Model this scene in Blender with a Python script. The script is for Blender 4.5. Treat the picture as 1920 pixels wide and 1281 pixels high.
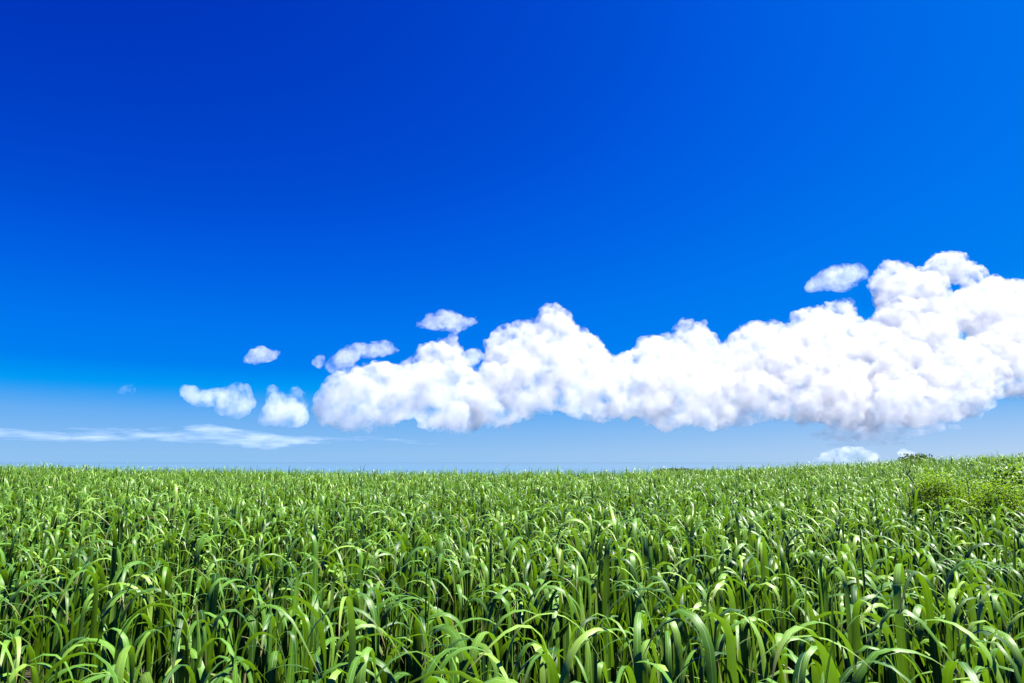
import bpy, bmesh, math
import numpy as np
from mathutils import Vector, noise as mnoise

for _o in list(bpy.data.objects):
    bpy.data.objects.remove(_o, do_unlink=True)
S = bpy.context.scene
COL = S.collection
R = math.radians

# ------------------------------------------------------------------ camera
CAM_Z = 2.1
PITCH = R(10.0)
F = 24.0 / 36.0 * 1920.0                      # focal length in photo pixels
cam = bpy.data.cameras.new('camera')
cam.lens, cam.sensor_width, cam.clip_start, cam.clip_end = 24.0, 36.0, 0.05, 90000.0
cam_ob = bpy.data.objects.new('camera', cam)
COL.objects.link(cam_ob)
cam_ob.location = (0, 0, CAM_Z)
cam_ob.rotation_euler = (R(90) + PITCH, 0, 0)
S.camera = cam_ob

# ------------------------------------------------------------------ sky
SUN_AZ, SUN_EL = R(80), R(62)                 # to the right of the view, fairly high
W = bpy.data.worlds.new('World')
S.world = W
W.use_nodes = True
nt = W.node_tree
nt.nodes.clear()
N, L = nt.nodes.new, nt.links.new


def ramp(tree, stops, interp='LINEAR'):
    n = tree.nodes.new('ShaderNodeValToRGB')
    cr = n.color_ramp
    cr.interpolation = interp
    while len(cr.elements) > 1:
        cr.elements.remove(cr.elements[-1])
    cr.elements[0].position = stops[0][0]
    cr.elements[0].color = (*stops[0][1], 1)
    for p, c in stops[1:]:
        e = cr.elements.new(p)
        e.color = (*c, 1)
    return n


tc = N('ShaderNodeTexCoord')
sp = N('ShaderNodeSeparateXYZ'); L(tc.outputs['Generated'], sp.inputs[0])
mx = N('ShaderNodeMath'); mx.operation = 'MAXIMUM'; mx.inputs[1].default_value = 0.1; L(sp.outputs[2], mx.inputs[0])
cb = N('ShaderNodeCombineXYZ'); L(sp.outputs[0], cb.inputs[0]); L(sp.outputs[1], cb.inputs[1]); L(mx.outputs[0], cb.inputs[2])
sky = N('ShaderNodeTexSky')
sky.sky_type = 'NISHITA'; sky.sun_disc = False
sky.sun_elevation, sky.sun_rotation = SUN_EL, SUN_AZ
L(cb.outputs[0], sky.inputs[0])
sc = N('ShaderNodeSeparateColor'); L(sky.outputs[0], sc.inputs[0])
key = N('ShaderNodeMath'); key.operation = 'MULTIPLY'; key.inputs[1].default_value = 0.1; L(sc.outputs[0], key.inputs[0])
deep = ramp(nt, [(0.117, (0, .033, .48)), (0.149, (0, .060, .60)), (0.170, (0, .080, .66)), (0.184, (0, .098, .73)), (0.22, (0, .14, .79)),
                 (0.257, (0, .178, .85)), (0.318, (0, .215, .88)), (0.366, (0, .33, .92)), (0.6, (0, .40, .93))])
pale = ramp(nt, [(0.36, (.28, .54, .88)), (0.48, (.49, .66, .89))])
L(key.outputs[0], deep.inputs[0]); L(key.outputs[0], pale.inputs[0])
hz = ramp(nt, [(0.0, (1, 1, 1)), (0.012, (.97,) * 3), (0.04, (.72,) * 3), (0.064, (.48,) * 3), (0.084, (.17,) * 3), (0.092, (.05,) * 3), (0.099, (0, 0, 0))])
L(sp.outputs[2], hz.inputs[0])
mixc = N('ShaderNodeMix'); mixc.data_type = 'RGBA'
L(hz.outputs[0], mixc.inputs[0]); L(deep.outputs[0], mixc.inputs[6]); L(pale.outputs[0], mixc.inputs[7])
EXPOSURE = 1.65
SKY_STRENGTH = 0.1
gain = N('ShaderNodeVectorMath'); gain.operation = 'SCALE'
gain.inputs['Scale'].default_value = 1.0 / SKY_STRENGTH / 2 ** EXPOSURE
L(mixc.outputs[2], gain.inputs[0])
bg = N('ShaderNodeBackground'); bg.inputs[1].default_value = SKY_STRENGTH
wo = N('ShaderNodeOutputWorld')
L(gain.outputs[0], bg.inputs[0]); L(bg.outputs[0], wo.inputs[0])

# ------------------------------------------------------------------ sun
sun = bpy.data.lights.new('sun', 'SUN')
sun.energy, sun.angle, sun.color = 5.0, R(0.53), (1.0, 0.955, 0.88)
sun_ob = bpy.data.objects.new('sun', sun)
COL.objects.link(sun_ob)
SUN_DIR = Vector((math.sin(SUN_AZ) * math.cos(SUN_EL), math.cos(SUN_AZ) * math.cos(SUN_EL), math.sin(SUN_EL)))
sun_ob.rotation_euler = SUN_DIR.to_track_quat('Z', 'Y').to_euler()
sun_ob.location = (30, 0, 40)

# ------------------------------------------------------------------ exposure and sampling
S.view_settings.view_transform = 'Standard'
S.view_settings.look = 'None'
S.view_settings.exposure = EXPOSURE
S.view_settings.gamma = 1.0
S.render.engine = 'CYCLES'
C = S.cycles
C.max_bounces, C.diffuse_bounces, C.glossy_bounces, C.transmission_bounces, C.transparent_max_bounces = 32, 0, 1, 0, 8
C.volume_bounces = 30
C.use_denoising = True


# ------------------------------------------------------------------ helpers
def tag(o, label=None, cat=None, group=None, kind=None):
    for k, v in (('label', label), ('category', cat), ('group', group), ('kind', kind)):
        if v:
            o[k] = v
    return o


def pixel(px, py, dist):
    """The point at DIST metres ahead of the viewpoint that the photo shows at (px, py)."""
    x, z = (px - 960.0) / F, (640.5 - py) / F
    c, s = math.cos(PITCH), math.sin(PITCH)
    dy, dz = c - s * z, s + c * z
    return np.array((x / dy * dist, dist, CAM_Z + dz / dy * dist))


def mesh_object(name, verts, faces, mats, parent=None, smooth=True, uv=None, attr=None, mat_index=None):
    """verts (n,3), faces (m,4) or (m,3) arrays -> one linked mesh object."""
    me = bpy.data.meshes.new(name)
    verts = np.asarray(verts, dtype=np.float32)
    faces = np.asarray(faces, dtype=np.int32)
    k = faces.shape[1]
    me.vertices.add(len(verts)); me.vertices.foreach_set('co', verts.ravel())
    me.loops.add(faces.size); me.loops.foreach_set('vertex_index', faces.ravel())
    me.polygons.add(len(faces))
    me.polygons.foreach_set('loop_start', np.arange(0, faces.size, k, dtype=np.int32))
    me.polygons.foreach_set('loop_total', np.full(len(faces), k, dtype=np.int32))
    me.polygons.foreach_set('use_smooth', np.full(len(faces), smooth, dtype=bool))
    if mat_index is not None:
        me.polygons.foreach_set('material_index', np.asarray(mat_index, dtype=np.int32))
    if uv is not None:
        l = me.uv_layers.new(name='UVMap')
        l.data.foreach_set('uv', np.asarray(uv, dtype=np.float32)[faces.ravel()].ravel())
    for nm, dat in (attr or {}).items():
        a = me.attributes.new(nm, 'FLOAT', 'POINT')
        a.data.foreach_set('value', np.asarray(dat, dtype=np.float32))
    me.update(calc_edges=True)
    for m in (mats if isinstance(mats, (list, tuple)) else [mats]):
        me.materials.append(m)
    o = bpy.data.objects.new(name, me)
    COL.objects.link(o)
    if parent is not None:
        o.parent = parent
    return o


def new_mat(name):
    m = bpy.data.materials.new(name)
    m.use_nodes = True
    m.node_tree.nodes.clear()
    return m, m.node_tree, m.node_tree.nodes.new, m.node_tree.links.new


# ------------------------------------------------------------------ ground and sea
CREST_PX = np.array([-2000, 0, 300, 600, 1100, 1300, 1500, 1600, 1700, 1800, 1920, 2300, 4000], float)
CREST_OFF = np.array([-2, -7, -13, -18, -19, -15, -8, -4, 2, 6, 11, 20, 30], float)
CREST_Y = 34.0
CANOPY = 1.5


def smooth(t):
    t = np.clip(t, 0, 1)
    return t * t * (3 - 2 * t)


def ground_z(x, y):
    """Height of the soil: level near the road, lifting to a low crest 34 m away (higher to the right), then falling to the coast."""
    x, y = np.asarray(x, float), np.asarray(y, float)
    yy = np.maximum(y, 4.5)
    px = 960.0 + F * 1.015 * x / yy
    rel = np.interp(px, CREST_PX, CREST_OFF) / F * CREST_Y
    z = (rel + (CAM_Z - CANOPY)) * smooth((y - 7.0) / (CREST_Y - 7.0) * 0.5) * 2.0
    z = z + 0.05 * np.sin(x * 0.55 + 1.0) * np.cos(y * 0.4) * smooth(y / 12)
    fall = np.clip(y - CREST_Y - 3.0, 0, None)
    z = z - np.minimum(fall * 0.10 + fall ** 2 * 0.0006, 22.0)
    side = np.clip(np.hypot(x, np.minimum(y, 0)) - 90.0, 0, None)
    return z - np.minimum(side * 0.08, 21.0)


def soil_material():
    m, t, N, L = new_mat('soil')
    out, p = N('ShaderNodeOutputMaterial'), N('ShaderNodeBsdfPrincipled')
    tcn = N('ShaderNodeTexCoord')
    n1 = N('ShaderNodeTexNoise'); n1.inputs['Scale'].default_value = 9.0; n1.inputs['Detail'].default_value = 8
    L(tcn.outputs['Object'], n1.inputs[0])
    c = ramp(t, [(0.3, (.012, .009, .005)), (0.55, (.03, .022, .012)), (0.7, (.08, .06, .03))])
    L(n1.outputs[0], c.inputs[0]); L(c.outputs[0], p.inputs['Base Color'])
    p.inputs['Roughness'].default_value = 0.95
    b = N('ShaderNodeBump'); b.inputs['Strength'].default_value = 0.8; b.inputs['Distance'].default_value = 0.03
    L(n1.outputs[0], b.inputs['Height']); L(b.outputs[0], p.inputs['Normal'])
    L(p.outputs[0], out.inputs[0])
    return m


def grid_mesh(name, xs, ys, zf, mat):
    X, Y = np.meshgrid(xs, ys)
    Z = zf(X, Y)
    v = np.stack([X.ravel(), Y.ravel(), Z.ravel()], 1)
    nx, ny = len(xs), len(ys)
    i = np.arange(nx * ny).reshape(ny, nx)
    f = np.stack([i[:-1, :-1], i[:-1, 1:], i[1:, 1:], i[1:, :-1]], -1).reshape(-1, 4)
    return mesh_object(name, v, f, mat)


gs = lambda a, n: np.sign(np.linspace(-1, 1, n)) * np.abs(np.linspace(-1, 1, n)) ** 3 * a
g_ob = grid_mesh('ground', gs(900, 181), np.concatenate([gs(900, 121)[:60], np.linspace(0, 70, 71), np.linspace(75, 900, 60)]), ground_z, soil_material())
tag(g_ob, 'brown soil of the field under the cane', kind='structure')


def sea_material():
    m, t, N, L = new_mat('sea_water')
    out, p = N('ShaderNodeOutputMaterial'), N('ShaderNodeBsdfPrincipled')
    p.inputs['Base Color'].default_value = (.02, .10, .22, 1)
    p.inputs['Roughness'].default_value = 0.03
    p.inputs['IOR'].default_value = 1.33
    tcn = N('ShaderNodeTexCoord')
    n1 = N('ShaderNodeTexNoise'); n1.inputs['Scale'].default_value = 0.08; n1.inputs['Detail'].default_value = 5
    L(tcn.outputs['Object'], n1.inputs[0])
    b = N('ShaderNodeBump'); b.inputs['Strength'].default_value = 0.01; b.inputs['Distance'].default_value = 0.1
    L(n1.outputs[0], b.inputs['Height']); L(b.outputs[0], p.inputs['Normal'])
    L(p.outputs[0], out.inputs[0])
    return m


sea = grid_mesh('sea', gs(60000, 41), gs(60000, 41), lambda X, Y: np.full_like(X, -18.0), sea_material())
tag(sea, 'hazy blue sea beyond the crest of the field', kind='structure')


# ------------------------------------------------------------------ clouds
def cloud_material(name, dmax, dmin=0.0, scale=110.0, lo=0.42, hi=0.62, anis=0.3, stretch=(1, 1, 1), colour=(.985, .985, .99)):
    """Water droplets: scattering only, thicker and thinner in billows SCALE metres wide."""
    m, t, N, L = new_mat(name)
    out = N('ShaderNodeOutputMaterial')
    v = N('ShaderNodeVolumePrincipled')
    v.inputs['Color'].default_value = (*colour, 1)
    v.inputs['Anisotropy'].default_value = anis
    g = N('ShaderNodeNewGeometry')
    mp = N('ShaderNodeMapping'); mp.inputs['Scale'].default_value = [q / scale for q in stretch]
    no = N('ShaderNodeTexNoise'); no.inputs['Scale'].default_value = 1.0; no.inputs['Detail'].default_value = 6; no.inputs['Roughness'].default_value = .66
    mr = N('ShaderNodeMapRange'); mr.inputs[1].default_value = lo; mr.inputs[2].default_value = hi
    mr.inputs[3].default_value = dmin; mr.inputs[4].default_value = dmax
    L(g.outputs[0], mp.inputs[0]); L(mp.outputs[0], no.inputs[0]); L(no.outputs[0], mr.inputs[0])
    L(mr.outputs[0], v.inputs['Density']); L(v.outputs[0], out.inputs['Volume'])
    m.cycles.volume_step_rate = 0.3
    return m


def unit_ico(sub):
    bm = bmesh.new()
    bmesh.ops.create_icosphere(bm, subdivisions=sub, radius=1.0)
    v = np.array([p.co[:] for p in bm.verts]); f = np.array([[q.index for q in p.verts] for p in bm.faces])
    bm.free()
    return v, f


ICO_V, ICO_F = unit_ico(2)
CLOUD_TEX = {}


def cloud_tex(scale, depth):
    k = (scale, depth)
    if k not in CLOUD_TEX:
        t = bpy.data.textures.new('billow', 'CLOUDS')
        t.noise_scale, t.noise_depth, t.noise_basis = scale, depth, 'ORIGINAL_PERLIN'
        CLOUD_TEX[k] = t
    return CLOUD_TEX[k]


def cloud(label, top, bottom, dist, mat, seed, holes=(), rmin=7, rmax=46, n=900, depth=1.0, flat=1.0, recede=0.0, lean=0.0, voxel=2.6, bumps=((80, 26), (26, 11), (9, 3.5)), group=None):
    """A cloud as a union of puffs that fill the body between its top and bottom outlines (photo pixels, converted to metres at DIST)."""
    rng = np.random.default_rng(seed)
    top, bottom = np.array(top, float), np.array(bottom, float)
    x0, x1 = top[0, 0], top[-1, 0]
    step = max(1.0, (x1 - x0) / 500)
    xs = np.arange(x0, x1 + step, step)
    yt, yb = np.interp(xs, top[:, 0], top[:, 1]), np.interp(xs, bottom[:, 0], bottom[:, 1])
    edge = [np.stack([xs, yt], 1), np.stack([xs, yb], 1)]
    for hx, hy, hw, hh in holes:
        a = np.linspace(0, 2 * np.pi, 40)
        edge.append(np.stack([hx + hw * np.cos(a), hy + hh * np.sin(a)], 1))
    for xe, a, b in ((x0, yt[0], yb[0]), (x1, yt[-1], yb[-1])):
        q = np.linspace(a, b, 20)
        edge.append(np.stack([np.full(20, xe), q], 1))
    edge = np.concatenate(edge)
    puffs = []
    def inside(x, y):
        if not (x0 < x < x1): return False
        if not (np.interp(x, xs, yt) < y < np.interp(x, xs, yb)): return False
        return all(((x - hx) / hw) ** 2 + ((y - hy) / hh) ** 2 > 1 for hx, hy, hw, hh in holes)
    tries = 0
    while len(puffs) < n and tries < n * 30:
        tries += 1
        x = rng.uniform(x0, x1)
        a, b = np.interp(x, xs, yt), np.interp(x, xs, yb)
        y = rng.uniform(a, b)
        if not inside(x, y): continue
        d = np.sqrt(((edge - (x, y)) ** 2).sum(1).min())
        r = min(d * rng.uniform(0.85, 1.05), rmax * rng.uniform(0.6, 1.0))
        if r < rmin * rng.uniform(0.6, 1.3): continue
        thick = min(d * 1.3, rmax * 2.2) * depth
        z = rng.uniform(-1, 1) * thick
        puffs.append((x, y, z, r))
    s = dist / F
    V, Fc, o = [], [], 0
    for x, y, z, r in puffs:
        dx = dist + recede * (x - x0)                      # the bank may run away from the viewer
        sx = dx / F
        dx += lean * (np.interp(x, xs, yt) * .5 + np.interp(x, xs, yb) * .5 - y) * sx   # tops stand farther back than the base
        sx = dx / F
        c = pixel(x, y, dx); c[1] += z * sx
        V.append(ICO_V * (r * sx) * np.array((flat, flat, 1.0)) + c); Fc.append(ICO_F + o); o += len(ICO_V)
    dist += recede * (x1 - x0) / 2; s = dist / F
    ctr = pixel((x0 + x1) / 2, (yt.mean() + yb.mean()) / 2, dist)
    ob = mesh_object('cloud', np.concatenate(V) - ctr, np.concatenate(Fc), mat)
    ob.location = ctr
    md = ob.modifiers.new('remesh', 'REMESH'); md.mode = 'VOXEL'; md.voxel_size = voxel * s
    for sc_, st in bumps:
        dm = ob.modifiers.new('bump', 'DISPLACE'); dm.texture = cloud_tex(round(sc_ * s, 2), 2)
        dm.texture_coords = 'GLOBAL'; dm.strength = st * s; dm.mid_level = 0.5
    md = ob.modifiers.new('remesh', 'REMESH'); md.mode = 'VOXEL'; md.voxel_size = voxel * s * .85
    dg = bpy.context.evaluated_depsgraph_get()
    me = bpy.data.meshes.new_from_object(ob.evaluated_get(dg))
    old = ob.data
    ob.modifiers.clear(); ob.data = me
    bpy.data.meshes.remove(old); me.name = 'cloud'
    me.polygons.foreach_set('use_smooth', np.ones(len(me.polygons), bool))
    tag(ob, label, 'cloud', group)
    return ob


DENSE = cloud_material('cloud_dense', 0.019, 0.0003, 140.0, lo=.45, hi=.68, anis=0.0, colour=(.77, .77, .785))
THIN = cloud_material('cloud_thin', 0.010, 0.0, 60.0, lo=.40, hi=.72, anis=0.0, colour=(.93, .93, .955))
SOFT = cloud_material('cloud_soft', 0.012, 0.0, 110.0, lo=.42, hi=.70, anis=0.0, colour=(.86, .86, .89))
LOW = cloud_material('cloud_low', 0.004, 0.0, 300.0, lo=.47, hi=.72, anis=0.0)
VEIL2 = cloud_material('cloud_feather', 0.0008, 0.0, 90.0, lo=.40, hi=.66, anis=0.0, stretch=(.2, .2, 1.3), colour=(.92, .92, .95))
VEIL = cloud_material('cloud_veil', 0.00038, 0.0, 90.0, lo=.48, hi=.66, anis=0.0, stretch=(.14, .14, 1.3))
BANK_TOP = [(590, 765), (596, 738), (615, 722), (640, 705), (665, 690), (690, 680), (745, 690), (762, 680), (775, 662), (790, 650), (815, 640), (832, 628), (850, 628), (862, 645), (870, 665), (880, 688), (895, 692), (908, 684), (913, 660), (912, 640), (935, 612), (960, 603), (985, 600), (1004, 597), (1003, 580), (1020, 569), (1035, 572), (1055, 570), (1070, 585), (1072, 605), (1095, 622), (1125, 632), (1140, 655), (1150, 672), (1165, 662), (1190, 655), (1200, 640), (1230, 628), (1258, 640), (1262, 610), (1280, 597), (1300, 600), (1322, 597), (1332, 622), (1350, 645), (1370, 628), (1390, 608), (1410, 603), (1450, 600), (1480, 607), (1490, 585), (1500, 574), (1520, 578), (1545, 568), (1570, 562), (1595, 555), (1604, 572), (1600, 592), (1612, 606), (1640, 600), (1650, 575), (1632, 555), (1627, 525), (1640, 500), (1660, 485), (1685, 490), (1705, 500), (1730, 500), (1745, 480), (1765, 469), (1790, 474), (1812, 490), (1835, 492), (1850, 512), (1880, 522), (1915, 524), (1960, 530), (2040, 545), (2110, 535), (2180, 560), (2240, 600), (2300, 660)]
BANK_BOT = [(590, 780), (600, 795), (640, 808), (700, 808), (745, 792), (775, 785), (800, 803), (860, 812), (900, 798), (950, 806), (970, 790), (1010, 775), (1050, 765), (1065, 778), (1110, 792), (1160, 785), (1200, 783), (1245, 808), (1300, 800), (1350, 808), (1400, 795), (1440, 785), (1490, 795), (1530, 788), (1550, 802), (1600, 808), (1660, 810), (1720, 800), (1770, 795), (1800, 790), (1830, 775), (1860, 750), (1900, 745), (1960, 742), (2040, 738), (2110, 750), (2180, 745), (2240, 735), (2300, 690)]
HOLES = [(1622, 575, 20, 26), (1790, 538, 18, 6), (1805, 631, 16, 5)]
cloud('huge bright white cumulus bank filling the sky above the middle and right of the field', BANK_TOP, BANK_BOT, 3700, DENSE, 1, HOLES, n=3500, rmin=4, rmax=38, depth=0.5, recede=2.4, lean=1.35, voxel=2.3,
      bumps=((70, 14), (30, 24), (12, 20), (6, 11)))


def blob(label, top, bottom, dist, mat, seed, **kw):
    a = dict(n=160, rmin=2.2, rmax=16, voxel=1.2, bumps=((26, 12), (10, 8), (4, 4)), depth=1.2)
    a.update(kw)
    return cloud(label, top, bottom, dist, mat, seed, **a)


blob('small pale cloud standing alone above the left end of the bank', [(775, 612), (800, 590), (830, 580), (850, 582), (870, 595), (893, 592), (898, 605)],
     [(775, 614), (800, 618), (830, 622), (850, 627), (870, 620), (885, 612), (898, 607)], 3800, THIN, 2)
blob('hooked white cloud just clear of the highest tower of the bank', [(1505, 548), (1520, 520), (1545, 503), (1580, 494), (1612, 496), (1626, 510), (1628, 525)],
     [(1505, 552), (1530, 548), (1560, 545), (1590, 548), (1605, 545), (1598, 530), (1628, 527)], 3800, THIN, 3, n=220)
blob('faint little grey cloud floating alone in the deep blue to the left', [(457, 672), (475, 655), (490, 647), (510, 656), (529, 656)],
     [(457, 680), (475, 684), (490, 680), (510, 676), (529, 660)], 3800, THIN, 4)
blob('curled grey-white cloud low on the left with a brighter lower end', [(340, 728), (355, 720), (380, 730), (410, 725), (445, 715), (468, 720), (478, 745)],
     [(340, 745), (360, 762), (400, 765), (410, 780), (435, 788), (460, 782), (478, 760)], 3900, SOFT, 5, n=260, depth=.6)
blob('rounded white cloud with two grey horns next to the left end of the bank', [(482, 790), (495, 760), (500, 745), (503, 718), (520, 722), (535, 740), (555, 716), (572, 735), (575, 765), (578, 780)],
     [(482, 796), (500, 800), (530, 805), (555, 803), (578, 798)], 3900, SOFT, 6, n=300, depth=.8)
blob('ragged grey cloud shelf leaning on the left shoulder of the bank', [(610, 685), (625, 665), (650, 650), (672, 640), (690, 645), (715, 638), (735, 640), (750, 655)],
     [(610, 695), (625, 708), (650, 700), (672, 676), (700, 672), (720, 668), (750, 660)], 3700, THIN, 7, n=260, rmax=12)
blob('tiny grey cloud scrap left of the ragged shelf', [(585, 680), (597, 667), (608, 665), (610, 675)], [(585, 688), (597, 692), (608, 685), (610, 677)], 3800, THIN, 8, n=60)
blob('grey wisp wedged between the two left towers of the bank', [(868, 665), (885, 650), (900, 652), (908, 664)], [(868, 680), (885, 690), (900, 684), (908, 668)], 3900, THIN, 9, n=80)
blob('pale grey puff tucked beside the narrow middle tower of the bank', [(1190, 640), (1200, 630), (1225, 628), (1248, 622), (1262, 635)], [(1190, 655), (1210, 664), (1240, 662), (1262, 655)], 4200, THIN, 10, n=120)
blob('low white cloud resting on the horizon right of the middle', [(1520, 866), (1545, 848), (1575, 838), (1610, 836), (1640, 842), (1660, 852), (1680, 866)],
     [(1520, 868), (1600, 869), (1680, 868)], 13000, LOW, 11, n=220, rmax=12)
blob('small bright puff low over the round treetop on the horizon', [(1682, 852), (1695, 842), (1708, 843), (1716, 852)], [(1682, 855), (1700, 858), (1716, 855)], 13000, LOW, 12, n=60)
blob('lavender scrap of cloud alone at the far left', [(215, 736), (235, 722), (248, 718), (252, 728)], [(215, 740), (235, 740), (252, 736)], 3900, cloud_material('cloud_scrap', 0.004, 0.0, 60.0), 13, n=50)
blob('long thin veil of cloud stretched low across the left of the sky', [(-120, 800), (0, 801), (80, 806), (150, 812), (205, 811), (212, 802), (250, 803), (290, 814), (340, 808), (380, 796), (440, 802), (500, 812), (560, 815), (620, 820), (660, 822)],
     [(-120, 818), (0, 826), (120, 829), (240, 828), (330, 830), (420, 832), (470, 840), (500, 844), (540, 838), (600, 830), (660, 825)], 9000, VEIL, 14, n=500, rmin=1.5, rmax=8, flat=5.0, bumps=((60, 3), (20, 1.5)), depth=9)
blob('short thin veil of cloud low under the left end of the bank', [(640, 820), (690, 817), (740, 820), (800, 828), (830, 830)], [(640, 824), (690, 828), (740, 828), (800, 836), (830, 832)], 9000, VEIL, 15, n=160, rmin=1.2, rmax=5, flat=4.0,
     bumps=((40, 2), (12, 1)), depth=7)
blob('bright feather of cloud at the pointed left tip of a streak, low on the left', [(204, 805), (215, 802), (250, 803), (275, 808), (300, 818)], [(204, 807), (230, 812), (260, 820), (300, 823)], 8600, VEIL2, 16, n=120, rmin=1.2, rmax=5,
     flat=3.0, bumps=((30, 2), (12, 1.5)), depth=4)
blob('bright feathered cloud lying on the long veil below the curled cloud', [(345, 806), (365, 797), (390, 793), (420, 800), (450, 805), (480, 812), (520, 816)], [(345, 808), (400, 812), (440, 818), (480, 822), (520, 820)], 8600, VEIL2, 17, n=160,
     rmin=1.2, rmax=6, flat=3.0, bumps=((30, 2), (12, 1.5)), depth=4)
blob('white tongue of cloud sagging from the right end of the long veil', [(455, 822), (480, 818), (520, 816), (560, 817), (600, 820)], [(455, 830), (480, 843), (500, 846), (530, 838), (570, 830), (600, 825)], 8600, VEIL2, 18, n=160,
     rmin=1.2, rmax=6, flat=3.0, bumps=((30, 2), (12, 1.5)), depth=4)
SHELF = cloud_material('cloud_shelf', 0.005, 0.0, 90.0, lo=.43, hi=.68, anis=0.0, stretch=(.5, .5, 1.5), colour=(.93, .93, .95))
blob('thin white shelf of cloud hanging just under the right-hand base of the bank', [(1525, 806), (1560, 796), (1620, 798), (1700, 794), (1760, 792), (1810, 796)],
     [(1525, 816), (1545, 826), (1600, 830), (1660, 832), (1720, 818), (1790, 806), (1810, 801)], 5600, SHELF, 19, n=340, rmin=1.8, rmax=11, flat=1.3, bumps=((26, 10), (10, 8), (4, 4)), depth=3)
blob('pale ragged line of cloud between the hanging shelf and the low horizon cloud', [(1540, 834), (1580, 830), (1640, 829), (1690, 828), (1725, 830)],
     [(1540, 837), (1580, 838), (1640, 836), (1690, 835), (1725, 832)], 5700, SHELF, 20, n=160, rmin=1.2, rmax=5, flat=2.0, bumps=((26, 6), (10, 5)), depth=3)


# ------------------------------------------------------------------ leaf, stalk and straw materials
def leaf_material(name, dark, mid, light, trans, rib, rough=0.36, spec=0.5, tfac=0.36):
    m, t, N, L = new_mat(name)
    out, p = N('ShaderNodeOutputMaterial'), N('ShaderNodeBsdfPrincipled')
    at = N('ShaderNodeAttribute'); at.attribute_name = 'tint'
    uv = N('ShaderNodeUVMap')
    su = N('ShaderNodeSeparateXYZ'); L(uv.outputs[0], su.inputs[0])
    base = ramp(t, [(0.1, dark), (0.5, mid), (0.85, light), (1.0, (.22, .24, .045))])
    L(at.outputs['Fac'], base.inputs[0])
    # fine lengthwise veins
    mp = N('ShaderNodeMapping'); mp.inputs['Scale'].default_value = (26, 1.6, 1); L(uv.outputs[0], mp.inputs[0])
    off = N('ShaderNodeCombineXYZ'); L(at.outputs['Fac'], off.inputs[2])
    addv = N('ShaderNodeVectorMath'); addv.operation = 'MULTIPLY_ADD'; addv.inputs[1].default_value = (1, 1, 40)
    L(off.outputs[0], addv.inputs[0]); L(mp.outputs[0], addv.inputs[2])
    ns = N('ShaderNodeTexNoise'); ns.inputs['Scale'].default_value = 1.0; ns.inputs['Detail'].default_value = 3
    addv.inputs[1].default_value = (37, 17, 40)
    L(addv.outputs[0], ns.inputs[0])
    vr = N('ShaderNodeMapRange'); vr.inputs[1].default_value = 0.3; vr.inputs[2].default_value = 0.7; vr.inputs[3].default_value = 0.72; vr.inputs[4].default_value = 1.28
    L(ns.outputs[0], vr.inputs[0])
    vm = N('ShaderNodeVectorMath'); vm.operation = 'SCALE'; L(base.outputs[0], vm.inputs[0]); L(vr.outputs[0], vm.inputs['Scale'])
    # midrib
    d = N('ShaderNodeMath'); d.operation = 'SUBTRACT'; d.inputs[1].default_value = 0.5; L(su.outputs[0], d.inputs[0])
    ab = N('ShaderNodeMath'); ab.operation = 'ABSOLUTE'; L(d.outputs[0], ab.inputs[0])
    rb = N('ShaderNodeMapRange'); rb.inputs[1].default_value = 0.02; rb.inputs[2].default_value = 0.05; rb.inputs[3].default_value = 0.6; rb.inputs[4].default_value = 0.0
    L(ab.outputs[0], rb.inputs[0])
    mr = N('ShaderNodeMix'); mr.data_type = 'RGBA'; L(rb.outputs[0], mr.inputs[0]); L(vm.outputs[0], mr.inputs[6]); mr.inputs[7].default_value = (*rib, 1)
    # yellowed blotches
    tcn = N('ShaderNodeTexCoord'); bl = N('ShaderNodeTexNoise'); bl.inputs['Scale'].default_value = 17; bl.inputs['Detail'].default_value = 5; bl.inputs['Roughness'].default_value = .7
    L(tcn.outputs['Object'], bl.inputs[0])
    bf = N('ShaderNodeMapRange'); bf.inputs[1].default_value = 0.60; bf.inputs[2].default_value = 0.74; bf.inputs[4].default_value = 0.35; L(bl.outputs[0], bf.inputs[0])
    mb = N('ShaderNodeMix'); mb.data_type = 'RGBA'; L(bf.outputs[0], mb.inputs[0]); L(mr.outputs[2], mb.inputs[6]); mb.inputs[7].default_value = (.30, .32, .06, 1)
    mr = mb
    # dry tip
    tp = N('ShaderNodeMapRange'); tp.inputs[1].default_value = 0.90; tp.inputs[2].default_value = 1.0; L(su.outputs[1], tp.inputs[0])
    mt = N('ShaderNodeMix'); mt.data_type = 'RGBA'; L(tp.outputs[0], mt.inputs[0]); L(mr.outputs[2], mt.inputs[6]); mt.inputs[7].default_value = (.22, .18, .07, 1)
    L(mt.outputs[2], p.inputs['Base Color'])
    p.inputs['Roughness'].default_value = rough
    p.inputs['Specular IOR Level'].default_value = spec
    bp = N('ShaderNodeBump'); bp.inputs['Strength'].default_value = 0.25; bp.inputs['Distance'].default_value = 0.002
    L(ns.outputs[0], bp.inputs['Height']); L(bp.outputs[0], p.inputs['Normal'])
    tr = N('ShaderNodeBsdfTranslucent')
    tm = N('ShaderNodeMix'); tm.data_type = 'RGBA'; tm.inputs[0].default_value = 0.75; tm.inputs[7].default_value = (*trans, 1)
    L(mr.outputs[2], tm.inputs[6]); L(tm.outputs[2], tr.inputs[0])
    ms = N('ShaderNodeMixShader'); ms.inputs[0].default_value = tfac
    L(p.outputs[0], ms.inputs[1]); L(tr.outputs[0], ms.inputs[2]); L(ms.outputs[0], out.inputs[0])
    return m


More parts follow.
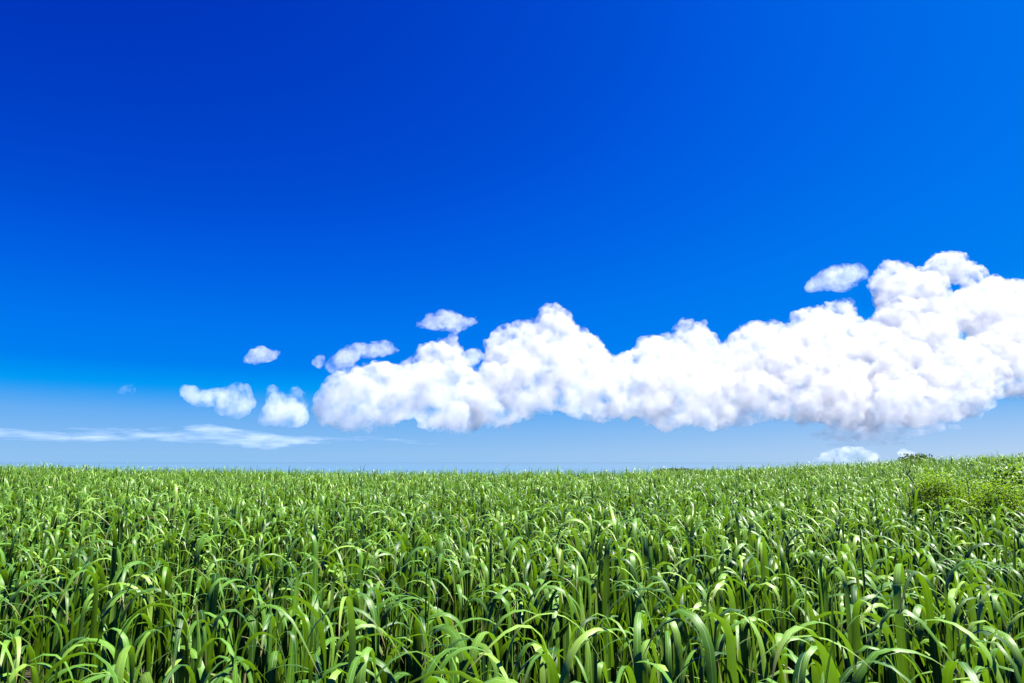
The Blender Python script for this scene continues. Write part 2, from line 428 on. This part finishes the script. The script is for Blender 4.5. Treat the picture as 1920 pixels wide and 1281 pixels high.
LEAF = leaf_material('cane_leaf', (.013, .066, .005), (.094, .235, .016), (.25, .41, .055), (.20, .42, .003), (.30, .42, .16), rough=0.44, spec=0.36, tfac=0.26)
STRAW = leaf_material('dry_leaf', (.20, .15, .07), (.26, .20, .10), (.30, .24, .12), (.3, .22, .08), (.36, .3, .18), rough=0.7, spec=0.2, tfac=0.25)


def stalk_material():
    m, t, N, L = new_mat('cane_stalk')
    out, p = N('ShaderNodeOutputMaterial'), N('ShaderNodeBsdfPrincipled')
    uv = N('ShaderNodeUVMap'); ns = N('ShaderNodeTexNoise'); ns.inputs['Scale'].default_value = 7
    L(uv.outputs[0], ns.inputs[0])
    c = ramp(t, [(0.3, (.06, .12, .025)), (0.6, (.12, .17, .045)), (0.75, (.22, .17, .08))])
    L(ns.outputs[0], c.inputs[0]); L(c.outputs[0], p.inputs['Base Color'])
    p.inputs['Roughness'].default_value = 0.5
    L(p.outputs[0], out.inputs[0])
    return m


STALK = stalk_material()


# ------------------------------------------------------------------ leaf blades, many at a time
def blades(P, seg, cols):
    """P: dict of arrays, one entry per leaf. Returns verts, faces, uv, tint. COLS: 3 = folded along the midrib, 2 = flat."""
    n = len(P['x'])
    u = np.linspace(0, 1, seg + 1)[None, :]
    g = lambda k: P[k][:, None]
    th = g('t0') + (g('t1') - g('t0')) * smooth((u - g('u0') + g('s')) / (2 * g('s')))
    ds = g('len') / seg
    thm = 0.5 * (th[:, 1:] + th[:, :-1])
    phi = g('phi') + g('swing') * u ** 2
    phim = 0.5 * (phi[:, 1:] + phi[:, :-1])
    z0 = np.zeros((n, 1))
    X = np.concatenate([z0, np.cumsum(np.sin(thm) * np.cos(phim) * ds, 1)], 1) + g('x')
    Y = np.concatenate([z0, np.cumsum(np.sin(thm) * np.sin(phim) * ds, 1)], 1) + g('y')
    Z = np.concatenate([z0, np.cumsum(np.cos(thm) * ds, 1)], 1) + g('z')
    T = np.stack([np.sin(th) * np.cos(phi), np.sin(th) * np.sin(phi), np.cos(th)], -1)
    B = np.stack([-np.sin(phi), np.cos(phi), np.zeros_like(phi)], -1)      # across the blade
    Nn = np.cross(T, B)                                                     # underside/upper side
    tw = g('twist') * (u - 0.15)
    c, s_ = np.cos(tw)[..., None], np.sin(tw)[..., None]
    B, Nn = B * c + Nn * s_, Nn * c - B * s_
    w = g('w') * (0.5 + 0.5 * smooth(u / 0.22)) * np.clip(1 - u ** g('tap'), 0, 1) ** 0.85
    w[:, -1] = 0.0006
    fold = g('fold') * (1 - 0.6 * u)
    ctr = np.stack([X, Y, Z], -1)
    rip = (g('rip') * np.sin(g('rk') * u * 6.283 + g('phi') * 3))[..., None]
    half = (w * 0.5)[..., None]
    if cols == 3:
        e = fold[..., None] * half
        V = np.stack([ctr - B * half - Nn * (e + rip * half), ctr, ctr + B * half - Nn * (e - rip * half)], 2)
        ux = np.array([0, .5, 1.0])
    else:
        V = np.stack([ctr - B * half, ctr + B * half], 2)
        ux = np.array([0.0, 1.0])
    k = cols
    idx = np.arange(n * (seg + 1) * k).reshape(n, seg + 1, k)
    Fc = np.stack([idx[:, :-1, :-1], idx[:, :-1, 1:], idx[:, 1:, 1:], idx[:, 1:, :-1]], -1).reshape(-1, 4)
    UV = np.stack([np.broadcast_to(ux, (n, seg + 1, k)), np.broadcast_to(u[..., None], (n, seg + 1, k))], -1)
    tint = np.broadcast_to(P['tint'][:, None, None], (n, seg + 1, k))
    return V.reshape(-1, 3), Fc, UV.reshape(-1, 2), tint.reshape(-1)


def stalks(x, y, z, h, r, lx, ly, sides=5, seg=3):
    """Slightly leaning tapered stems, all in one go."""
    n = len(x)
    t = np.linspace(0, 1, seg + 1)[None, :, None]
    a = (np.arange(sides) / sides * 2 * np.pi)[None, None, :]
    rr = r[:, None, None] * (1 - 0.45 * t)
    V = np.stack([x[:, None, None] + lx[:, None, None] * t ** 1.3 + rr * np.cos(a), y[:, None, None] + ly[:, None, None] * t ** 1.3 + rr * np.sin(a),
                  z[:, None, None] + h[:, None, None] * t + 0 * a], -1)
    idx = np.arange(n * (seg + 1) * sides).reshape(n, seg + 1, sides)
    nx = np.roll(idx, -1, 2)
    Fc = np.stack([idx[:, :-1], nx[:, :-1], nx[:, 1:], idx[:, 1:]], -1).reshape(-1, 4)
    UV = np.stack([np.broadcast_to(a / 6.283, (n, seg + 1, sides)), np.broadcast_to(t * h[:, None, None] + x[:, None, None], (n, seg + 1, sides))], -1)
    return V.reshape(-1, 3), Fc, UV.reshape(-1, 2)


rng = np.random.default_rng(11)


def leaf_params(px, py, pz, ht, nl, spear, tone, rng):
    """Leaves for plants at (px, py, pz): ht = plant height, nl = leaves per plant. Returns the dict for blades() and the plant index of each leaf."""
    n = len(px)
    own = np.repeat(np.arange(n), nl)
    k = np.concatenate([np.arange(c) for c in nl]) if n else np.zeros(0)
    K = nl[own]
    f = (k + rng.uniform(0, .7, len(k))) / K                          # 0 lowest .. 1 topmost
    H = ht[own]
    side = rng.uniform(0, 2 * np.pi, n)[own] + (k % 2) * np.pi + rng.normal(0, .55, len(k))
    wind = np.clip(.12 + .35 * px[own] / (np.abs(py[own]) + 3), 0, .45)
    side = np.arctan2(np.sin(side) - .08, np.cos(side) + wind)
    f = .25 + .75 * f
    zatt = H * (0.10 + 0.38 * f)
    apex = H * (0.70 + 0.30 * f) * (1 + .04 * np.clip(rng.normal(0, 1, len(k)), -2, 1.6))
    L_ = (apex - zatt) / .735 * rng.uniform(.95, 1.14, len(k))
    t0 = R(1) + R(9) * (1 - f) * rng.uniform(.2, 1.2, len(k)) + R(2) * rng.normal(0, 1, len(k))
    t1 = R(157) + R(15) * rng.normal(0, 1, len(k))
    u0 = np.clip(0.735 + 0.055 * rng.normal(0, 1, len(k)), .5, .86)
    s = np.clip(0.19 + 0.06 * rng.normal(0, 1, len(k)), .09, .32)
    w = rng.uniform(.023, .050, len(k)) * (0.85 + .3 * np.sin(f * 3))
    thin = rng.uniform(0, 1, len(k)) < .13
    w = np.where(thin, w * .4, w)
    L_ = np.where(thin, L_ * .97, L_)
    erect = (k < 3) & (K > 4)                                        # stiff inner blades that bend only near the tip
    t0 = np.where(erect, R(2) + R(5) * np.abs(rng.normal(0, 1, len(k))), t0)
    t1 = np.where(erect, R(15) + R(85) * rng.uniform(0, 1, len(k)) ** 1.5, t1)
    u0 = np.where(erect, .82, u0)
    L_ = np.where(erect, H * rng.uniform(.55, .84, len(k)), L_)
    zatt = np.where(erect, H * rng.uniform(.06, .18, len(k)), zatt)
    up = rng.uniform(0, 1, len(k)) < .008
    t1 = np.where(up, R(45) + R(30) * rng.uniform(0, 1, len(k)), t1)
    top = (k == K - 1) & spear[own]
    t0 = np.where(top, R(3) * rng.normal(0, 1, len(k)) + R(4), t0)
    t1 = np.where(top, R(10) + R(8) * np.abs(rng.normal(0, 1, len(k))), t1)
    L_ = np.where(top, H * rng.uniform(.55, .70, len(k)), L_)
    w = np.where(top, rng.uniform(.018, .035, len(k)), w)
    w = np.where(erect, w * 1.1, w)
    fold = np.where(top, 1.3, rng.uniform(.12, .55, len(k)))
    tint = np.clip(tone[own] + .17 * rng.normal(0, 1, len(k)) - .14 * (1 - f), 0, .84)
    P = dict(x=px[own], y=py[own], z=pz[own] + zatt, t0=t0, t1=t1, u0=u0, s=s, len=L_, w=w, phi=side, swing=rng.normal(0, .25, len(k)),
             twist=rng.normal(0, .5, len(k)) * (~top), tap=rng.uniform(2.0, 4.2, len(k)), fold=fold, rip=rng.uniform(0, .10, len(k)), rk=rng.uniform(1.5, 4, len(k)), tint=tint)
    return P, own


# ------------------------------------------------------------------ where the plants stand
STEP = 0.275
ymax = CREST_Y + 9
gx, gy = np.meshgrid(np.arange(-60, 64, STEP), np.arange(-3.0, ymax, STEP))
px_, py_ = gx.ravel(), gy.ravel()
px_ = px_ + rng.uniform(-.5, .5, len(px_)) * STEP * 1.1
py_ = py_ + rng.uniform(-.5, .5, len(py_)) * STEP * 1.1
rad = np.hypot(px_, py_)
keep = (np.abs(px_) < np.maximum(py_, 0) * 1.3 + 5.0) & (rad > 1.1)
keep &= ~((py_ < 0.9) & (np.abs(px_) < 0.9))
# the shrubs stand in a small clearing of the cane on the right
CLEAR = [(6.2, 10.0, .6), (7.1, 9.6, .62), (8.4, 11.5, .85), (6.7, 9.9, .5)]
for cx, cy, cr in CLEAR:
    keep &= np.hypot(px_ - cx, py_ - cy) > cr
thin_out = rng.uniform(0, 1, len(px_)) < np.where(rad > 20, .66, np.where(rad > 12, .85, 1.0))
keep &= thin_out
px_, py_, rad = px_[keep], py_[keep], rad[keep]
pz_ = ground_z(px_, py_)
mass = np.array([mnoise.noise(Vector((a * .33, b * .33, 3.1))) for a, b in zip(px_, py_)])
ht_ = CANOPY * (1.0 + .09 * mass + .038 * rng.normal(0, 1, len(px_)))
ht_ *= np.where(rad < 2.0, .90, 1.0)
tone_ = np.clip(.47 + .16 * mass + .12 * rng.normal(0, 1, len(px_)), .05, .9)
spear_ = rng.uniform(0, 1, len(px_)) < .06
tall = spear_ & (rng.uniform(0, 1, len(px_)) < .25)
ht_ = np.where(tall, ht_ * 1.06, ht_)


def project(x, y, z):
    c, s = math.cos(PITCH), math.sin(PITCH)
    dz = z - CAM_Z
    d = y * c + dz * s
    return 960 + F * x / d, 640.5 - F * (dz * c - y * s) / d, d


# three plants the photo shows standing out from their neighbours
for qx, qy, qh, qd in ((1122, 988, 1.62, 3.9), (1108, 905, 1.55, 12.8), (255, 912, 1.6, 14.3)):
    d_ = pixel(qx, qy, qd)
    i = int(np.argmin(np.hypot(px_ - d_[0], py_ - d_[1])))
    px_[i] = d_[0]; spear_[i] = True; tone_[i] = .12
    ht_[i] = (d_[2] - pz_[i]) / 1.06 if qd < 10 else qh * 1.1
TALLEST = int(np.argmin(np.hypot(px_ - pixel(1122, 988, 3.9)[0], py_ - 3.9)))

apx, apy, dep = project(px_, py_, pz_ + ht_ * 1.0)
in_view = (apx > -20) & (apx < 1940) & (apy < 1290) & (dep > .5)
order = np.argsort(np.where(in_view, rad, 1e9))
near = order[:300]
is_near = np.zeros(len(px_), bool)
is_near[near] = True

# ------------------------------------------------------------------ the 300 nearest plants, one thing each
GROUP = 'cane plants along the near edge of the field'
LABELS = {
    'plain': 'green cane plant of the front rows with broad blades all arching over and drooping',
    'spear': 'front-row green cane plant with one folded blade standing straight up above its drooping ones',
    'dry': 'front-row green cane plant carrying a dry straw-coloured blade low on its stalk',
}
for i in near:
    z0 = pz_[i:i + 1]
    nl = np.array([int(rng.integers(6, 9))])
    P, _ = leaf_params(np.zeros(1), np.zeros(1), np.zeros(1), ht_[i:i + 1], nl, spear_[i:i + 1], tone_[i:i + 1], rng)
    root = bpy.data.objects.new('cane_plant', None)
    root.empty_display_size = 0.1
    COL.objects.link(root)
    root.location = (px_[i], py_[i], float(z0[0]))
    hs = ht_[i] * .55
    v, f, uv = stalks(*[np.array([q]) for q in (0., 0., -.03, hs, .011, rng.normal(0, .02), rng.normal(0, .02))], sides=8, seg=5)
    mesh_object('stalk', v, f, STALK, root, uv=uv)
    v, f, uv, tn = blades(P, 24, 3)
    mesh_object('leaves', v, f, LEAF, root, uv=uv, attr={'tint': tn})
    kind = 'spear' if spear_[i] else 'plain'
    if rng.uniform() < .07:
        nd = 2
        Pd, _ = leaf_params(np.zeros(1), np.zeros(1), np.zeros(1), ht_[i:i + 1] * .8, np.array([nd]), np.array([False]), np.array([.5]), rng)
        Pd['z'] = Pd['z'] * .6; Pd['len'] = Pd['len'] * .5; Pd['t1'] = np.full(nd, R(165)); Pd['u0'] = np.full(nd, .35); Pd['s'] = np.full(nd, .32); Pd['w'] = Pd['w'] * .6
        v, f, uv, tn = blades(Pd, 12, 3)
        d_ = mesh_object('dry_leaves', v, f, STRAW, root, uv=uv, attr={'tint': tn})
        d_['label'] = 'dry straw-coloured lower blades'
        if kind == 'plain':
            kind = 'dry'
    if i == TALLEST:
        tag(root, 'cane plant whose dark folded blade stands highest and straightest in the front rows', 'cane plant', GROUP)
        continue
    tag(root, LABELS[kind], 'cane plant', GROUP if kind == 'plain' else GROUP + (' with upright blades' if kind == 'spear' else ' with dry blades'))

# ------------------------------------------------------------------ the rest of the field: far more than anyone could count
rest = np.where(~is_near)[0]
bands = [(0, 11, 18, 3, 7), (11, 21, 11, 3, 7), (21, 99, 7, 2, 6)]
Vs, Fs, UVs, Ts, Ms, o = [], [], [], [], [], 0
for r0, r1, seg, cols, leaves in bands:
    s_ = rest[(rad[rest] >= r0) & (rad[rest] < r1)]
    nl = rng.integers(leaves - 1, leaves + 2, len(s_))
    P, own = leaf_params(px_[s_], py_[s_], pz_[s_], ht_[s_], nl, spear_[s_], tone_[s_], rng)
    if cols == 2:
        P['w'] = P['w'] * .95
    dry = rng.uniform(0, 1, len(P['x'])) < .0004
    v, f, uv, tn = blades(P, seg, cols)
    Vs.append(v); Fs.append(f + o); UVs.append(uv); Ts.append(tn); o += len(v)
    Ms.append(np.repeat(np.where(dry, 2, 0), seg * (cols - 1)))
    if r0 < 21:
        m_ = len(s_)
        v, f, uv = stalks(px_[s_], py_[s_], pz_[s_], ht_[s_] * .55, np.full(m_, .011), rng.normal(0, .02, m_), rng.normal(0, .02, m_), sides=4, seg=2)
        Vs.append(v); Fs.append(f + o); UVs.append(uv); Ts.append(np.full(len(v), .5)); o += len(v); Ms.append(np.full(len(f), 1))
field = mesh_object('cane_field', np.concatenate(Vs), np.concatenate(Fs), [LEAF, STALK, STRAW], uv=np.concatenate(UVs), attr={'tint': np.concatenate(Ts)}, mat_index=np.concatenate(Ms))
tag(field, 'dense field of green cane with arching blades reaching to the horizon', 'crop field', kind='stuff')
print('plants', len(px_), 'field verts', o)


# ------------------------------------------------------------------ shrubs, sticks and far trees
def foliage_material(name, c0, c1, c2, trans, tfac=0.35, rough=0.55):
    m, t, N, L = new_mat(name)
    out, p = N('ShaderNodeOutputMaterial'), N('ShaderNodeBsdfPrincipled')
    at = N('ShaderNodeAttribute'); at.attribute_name = 'tint'
    c = ramp(t, [(0.0, c0), (0.5, c1), (1.0, c2)])
    L(at.outputs['Fac'], c.inputs[0]); L(c.outputs[0], p.inputs['Base Color'])
    p.inputs['Roughness'].default_value = rough
    tr = N('ShaderNodeBsdfTranslucent'); tr.inputs[0].default_value = (*trans, 1)
    ms = N('ShaderNodeMixShader'); ms.inputs[0].default_value = tfac
    L(p.outputs[0], ms.inputs[1]); L(tr.outputs[0], ms.inputs[2]); L(ms.outputs[0], out.inputs[0])
    return m


def bark_material():
    m, t, N, L = new_mat('bark')
    out, p = N('ShaderNodeOutputMaterial'), N('ShaderNodeBsdfPrincipled')
    tcn, ns = N('ShaderNodeTexCoord'), N('ShaderNodeTexNoise'); ns.inputs['Scale'].default_value = 30
    L(tcn.outputs['Object'], ns.inputs[0])
    c = ramp(t, [(0.35, (.03, .022, .016)), (0.7, (.09, .065, .045))])
    L(ns.outputs[0], c.inputs[0]); L(c.outputs[0], p.inputs['Base Color']); p.inputs['Roughness'].default_value = .9
    L(p.outputs[0], out.inputs[0])
    return m


BARK = bark_material()
FEATHER = foliage_material('feathery_leaflets', (.06, .17, .006), (.17, .36, .012), (.30, .50, .02), (.34, .62, .005), .34)
VINE = foliage_material('vine_leaves', (.05, .14, .015), (.12, .27, .03), (.28, .42, .05), (.25, .45, .015), .35, .4)
DARKTREE = foliage_material('tree_leaves', (.03, .07, .012), (.06, .12, .02), (.10, .17, .03), (.10, .2, .01), .25)
WEED = foliage_material('weed_leaves', (.03, .08, .015), (.06, .13, .02), (.12, .2, .03), (.15, .3, .01), .3, .45)


def tubes(paths, radii, sides=5):
    """Tapered branches along lists of points, as one mesh's verts and faces."""
    Vs_, Fs_, o_ = [], [], 0
    for pts, (r0, r1) in zip(paths, radii):
        pts = np.asarray(pts, float)
        n = len(pts)
        for i in range(n):
            d = pts[min(i + 1, n - 1)] - pts[max(i - 1, 0)]
            d /= np.linalg.norm(d) + 1e-9
            a = np.cross(d, (0.3, 1, 0.1)); a /= np.linalg.norm(a); b = np.cross(d, a)
            r = r0 + (r1 - r0) * i / (n - 1)
            for k in range(sides):
                q = k / sides * 2 * math.pi
                Vs_.append(pts[i] + (a * math.cos(q) + b * math.sin(q)) * r)
        for i in range(n - 1):
            for k in range(sides):
                k2 = (k + 1) % sides
                Fs_.append((o_ + i * sides + k, o_ + i * sides + k2, o_ + (i + 1) * sides + k2, o_ + (i + 1) * sides + k))
        o_ += n * sides
    return np.array(Vs_), np.array(Fs_)


def leaf_cloud(centres, size, per, spread, rng, aspect=1.0, tone=None, upward=0.4):
    """PER small four-sided leaves round each centre."""
    n = len(centres) * per
    c = np.repeat(centres, per, 0) + rng.normal(0, 1, (n, 3)) * spread
    nrm = rng.normal(0, 1, (n, 3)); nrm[:, 2] += upward * 2; nrm /= np.linalg.norm(nrm, axis=1)[:, None]
    a = np.cross(nrm, rng.normal(0, 1, (n, 3))); a /= np.linalg.norm(a, axis=1)[:, None]
    b = np.cross(nrm, a)
    s = (size * rng.uniform(.6, 1.3, n))[:, None]
    V = np.stack([c - a * s * .5, c + b * s * .5 * aspect - nrm * s * .08, c + a * s * .5, c - b * s * .5 * aspect - nrm * s * .08], 1).reshape(-1, 3)
    Fc = np.arange(n * 4).reshape(n, 4)
    t = rng.uniform(0, 1, n) * .7 + (np.repeat(tone, per) if tone is not None else .15)
    return V, Fc, np.repeat(np.clip(t, 0, 1), 4)


def bush(name, label, cat, loc, rx, ry, h, nb, leaf, per, spread, mat, seed, aspect=1.0, stem_r=.014, group=None, low=.15, rise=1.0, foliage='foliage'):
    """Branches fanning out of one foot, with leaves round their outer ends."""
    g = np.random.default_rng(seed)
    root = bpy.data.objects.new(name, None); COL.objects.link(root)
    z0 = float(ground_z(loc[0], loc[1]))
    root.location = (loc[0], loc[1], z0)
    paths, rad_, cen, tone = [], [], [], []
    for i in range(nb):
        az = g.uniform(0, 2 * math.pi); e = g.uniform(0, 1) ** .6
        lump = .8 + .35 * math.sin(az * 2.3 + seed) * math.cos(az * 1.1)
        tip = np.array([math.cos(az) * rx * e * lump, math.sin(az) * ry * e * lump, h * (low + (1 - low) * (1 - e ** 2.2) * g.uniform(.75, 1.05) + .1 * g.uniform())])
        mid = tip * (.45, .45, .62) + g.normal(0, .05, 3) * h
        pts = [(0, 0, -.05), mid * .5, mid, (mid + tip) / 2 + g.normal(0, .03, 3) * h, tip]
        paths.append(pts); rad_.append((stem_r * g.uniform(.6, 1.2), stem_r * .2))
        for q in (1.0, .82, .62, .45)[:3 + (i % 2)]:
            cen.append(np.array(pts[2]) * (1 - q) + tip * q + g.normal(0, .04, 3) * h); tone.append(g.normal(0, .18) + .15)
    v, f = tubes(paths, rad_)
    mesh_object('stems', v, f, BARK, root)
    v, f, t = leaf_cloud(np.array(cen), leaf, per, spread, g, aspect, np.array(tone))
    mesh_object(foliage, v, f, mat, root, smooth=False, attr={'tint': t})
    tag(root, label, cat, group)
    return root


def at_ground(px, dist):
    q = pixel(px, 900, dist)
    return float(q[0]), dist


# feathery light-green shrubs and a vine mound in the gap of the cane on the right
def rise_to(px, py, d):
    q = pixel(px, py, d)
    return float(q[2] - ground_z(q[0], d)) * .93


bush('feathery_shrub', 'light green feathery shrub rising out of the cane, the tallest of the feathery ones', 'shrub', at_ground(1748, 10.0), .52, .45, rise_to(1748, 892, 10.0), 120, .034, 42, .06, FEATHER, 21, aspect=.45, low=.72, stem_r=.0035)
bush('feathery_shrub', 'low yellow-green feathery bush at the right edge of the field below the vine mound', 'shrub', at_ground(1885, 9.5), .78, .45, rise_to(1885, 913, 9.5), 130, .036, 36, .065, FEATHER, 22, aspect=.45, low=.82, stem_r=.0035)
bush('feathery_shrub', 'small yellow-green feathery bush between the tallest feathery shrub and the vine mound', 'shrub', at_ground(1815, 9.9), .40, .35, rise_to(1815, 909, 9.9), 60, .034, 40, .055, FEATHER, 24, aspect=.45, low=.82, stem_r=.0035)
bush('vine_mound', 'mound of round vine leaves with dark gaps, at the right edge of the field', 'creeper', at_ground(1900, 11.6), .85, .7, rise_to(1900, 884, 11.6), 130, .062, 10, .085, VINE, 23, aspect=.9, low=.66, stem_r=.010)


def stick(label, pts, r0, twigs):
    root = bpy.data.objects.new('bare_branch', None); COL.objects.link(root)
    base = np.array(pts[0]); root.location = base
    P0 = np.array(pts) - base
    v, f = tubes([P0], [(r0, r0 * .35)], 6)
    mesh_object('stem', v, f, BARK, root)
    for a, b in twigs:
        v, f = tubes([np.array([P0[a], (P0[a] + np.array(b)) / 2 + (.01, 0, .02), np.array(b)])], [(r0 * .55, r0 * .2)], 5)
        mesh_object('twig', v, f, BARK, root)
    tag(root, label, 'branch', 'bare branches sticking out of the cane')


def chain(pp, d):
    out = [pixel(x, y, d) for x, y in pp]
    foot = out[0].copy(); foot[2] = float(ground_z(foot[0], foot[1])) - .05
    return [foot] + out


c1_ = chain([(1727, 935), (1722, 922), (1712, 905), (1702, 892), (1698, 880), (1700, 872)], 9.4)
stick('bare dark branch leaning left beside the feathery shrub', c1_, .008, [(3, c1_[3] - c1_[0] + np.array((-.12, 0, .18))), (4, c1_[4] - c1_[0] + np.array((.08, 0, .2)))])
c2_ = chain([(1704, 928), (1698, 917), (1692, 912), (1697, 905), (1703, 899)], 9.2)
stick('short crooked bare twig left of the leaning dark branch', c2_, .006, [(3, c2_[3] - c2_[0] + np.array((-.09, 0, .06)))])
c3_ = chain([(1817, 935), (1816, 920), (1814, 905), (1812, 899)], 9.3)
stick('upright brown stick right of the feathery shrub', c3_, .008, [(3, c3_[3] - c3_[0] + np.array((.06, 0, .1)))])


# round treetop on the crest
def far_tree(label, loc, crown_r, crown_z, height, seed, leaf=.16, nb=260):
    g = np.random.default_rng(seed)
    root = bpy.data.objects.new('round_tree', None); COL.objects.link(root)
    z0 = float(ground_z(*loc)); root.location = (loc[0], loc[1], z0)
    H = height
    paths, rad_ = [[(0, 0, -.1), (.03, .02, H * .3), (0, 0, H * .55)]], [(.16, .10)]
    for i in range(16):
        a = i * 2.4
        paths.append([(0, 0, H * (.3 + .015 * i)), (math.cos(a) * crown_r * .4, math.sin(a) * crown_r * .4, H * .68), (math.cos(a) * crown_r * .8, math.sin(a) * crown_r * .8, H * .8)])
        rad_.append((.06, .02))
    v, f = tubes(paths, rad_, 6)
    mesh_object('trunk', v, f, BARK, root)
    u = g.normal(0, 1, (nb, 3)); u /= np.linalg.norm(u, axis=1)[:, None]
    rr = g.uniform(.45, 1, nb)[:, None] ** .5
    lump = (1 + .16 * np.sin(u[:, :1] * 5 + u[:, 1:2] * 4 + seed) + .1 * np.cos(u[:, 1:2] * 9))
    cen = u * rr * lump * (crown_r, crown_r * .8, crown_z) + (0, 0, H - crown_z)
    v, f, t = leaf_cloud(cen, leaf, 22, .14, g, .6, g.normal(.1, .15, nb))
    mesh_object('crown', v, f, DARKTREE, root, smooth=False, attr={'tint': t})
    tag(root, label, 'tree')


tx = pixel(1716, 860, 40.0)
far_tree('round dark green treetop showing just above the crest of the field on the right', (float(tx[0]), 40.0), 1.0, .65, float(tx[2] - ground_z(tx[0], 40.0)) + .12, 31)

# far-off wood on the coast, one low dark mass
g = np.random.default_rng(41)
cen, tone = [], []
for i in range(1500):
    q = g.uniform(1222, 1560)
    top = np.interp(q, [1222, 1232, 1250, 1275, 1292, 1305, 1400, 1500, 1560], [888.5, 883, 881.6, 880.8, 882.2, 884.8, 884.6, 882, 879])
    d = 330 + g.uniform(-12, 30)
    p_ = pixel(q, top + g.uniform(0, 9) + g.normal(0, .35), d)
    cen.append(p_); tone.append(g.normal(.05, .2))
cen = np.array(cen)
v, f, t = leaf_cloud(cen, .8, 26, .45, g, .8, np.array(tone))
wood = mesh_object('far_wood', v, f, DARKTREE, smooth=False, attr={'tint': t})
tr_paths = [[(c_[0], c_[1], float(ground_z(c_[0], c_[1])) - 1), (c_[0], c_[1], c_[2])] for c_ in cen[::12]]
v2, f2 = tubes(tr_paths, [(.25, .12)] * len(tr_paths), 5)
wt = mesh_object('trunks', v2, f2, BARK, wood)
tag(wood, 'dark blue-green wood far off behind the crest of the field', 'woodland', kind='stuff')

# broad-leaved weeds between the front plants
for lab, q, d, sd in (('dark broad-leaved weed between the cane stalks in the lower left corner', 205, 2.2, 51),
                      ('leafy dark green weed among the front-row stalks left of the middle', 600, 2.4, 52)):
    x, y = at_ground(q, d)
    bush('weed', lab, 'weed', (x, y), .16, .14, .98, 14, .085, 4, .035, WEED, sd, aspect=.75, low=.65, stem_r=.004, foliage='leaves')
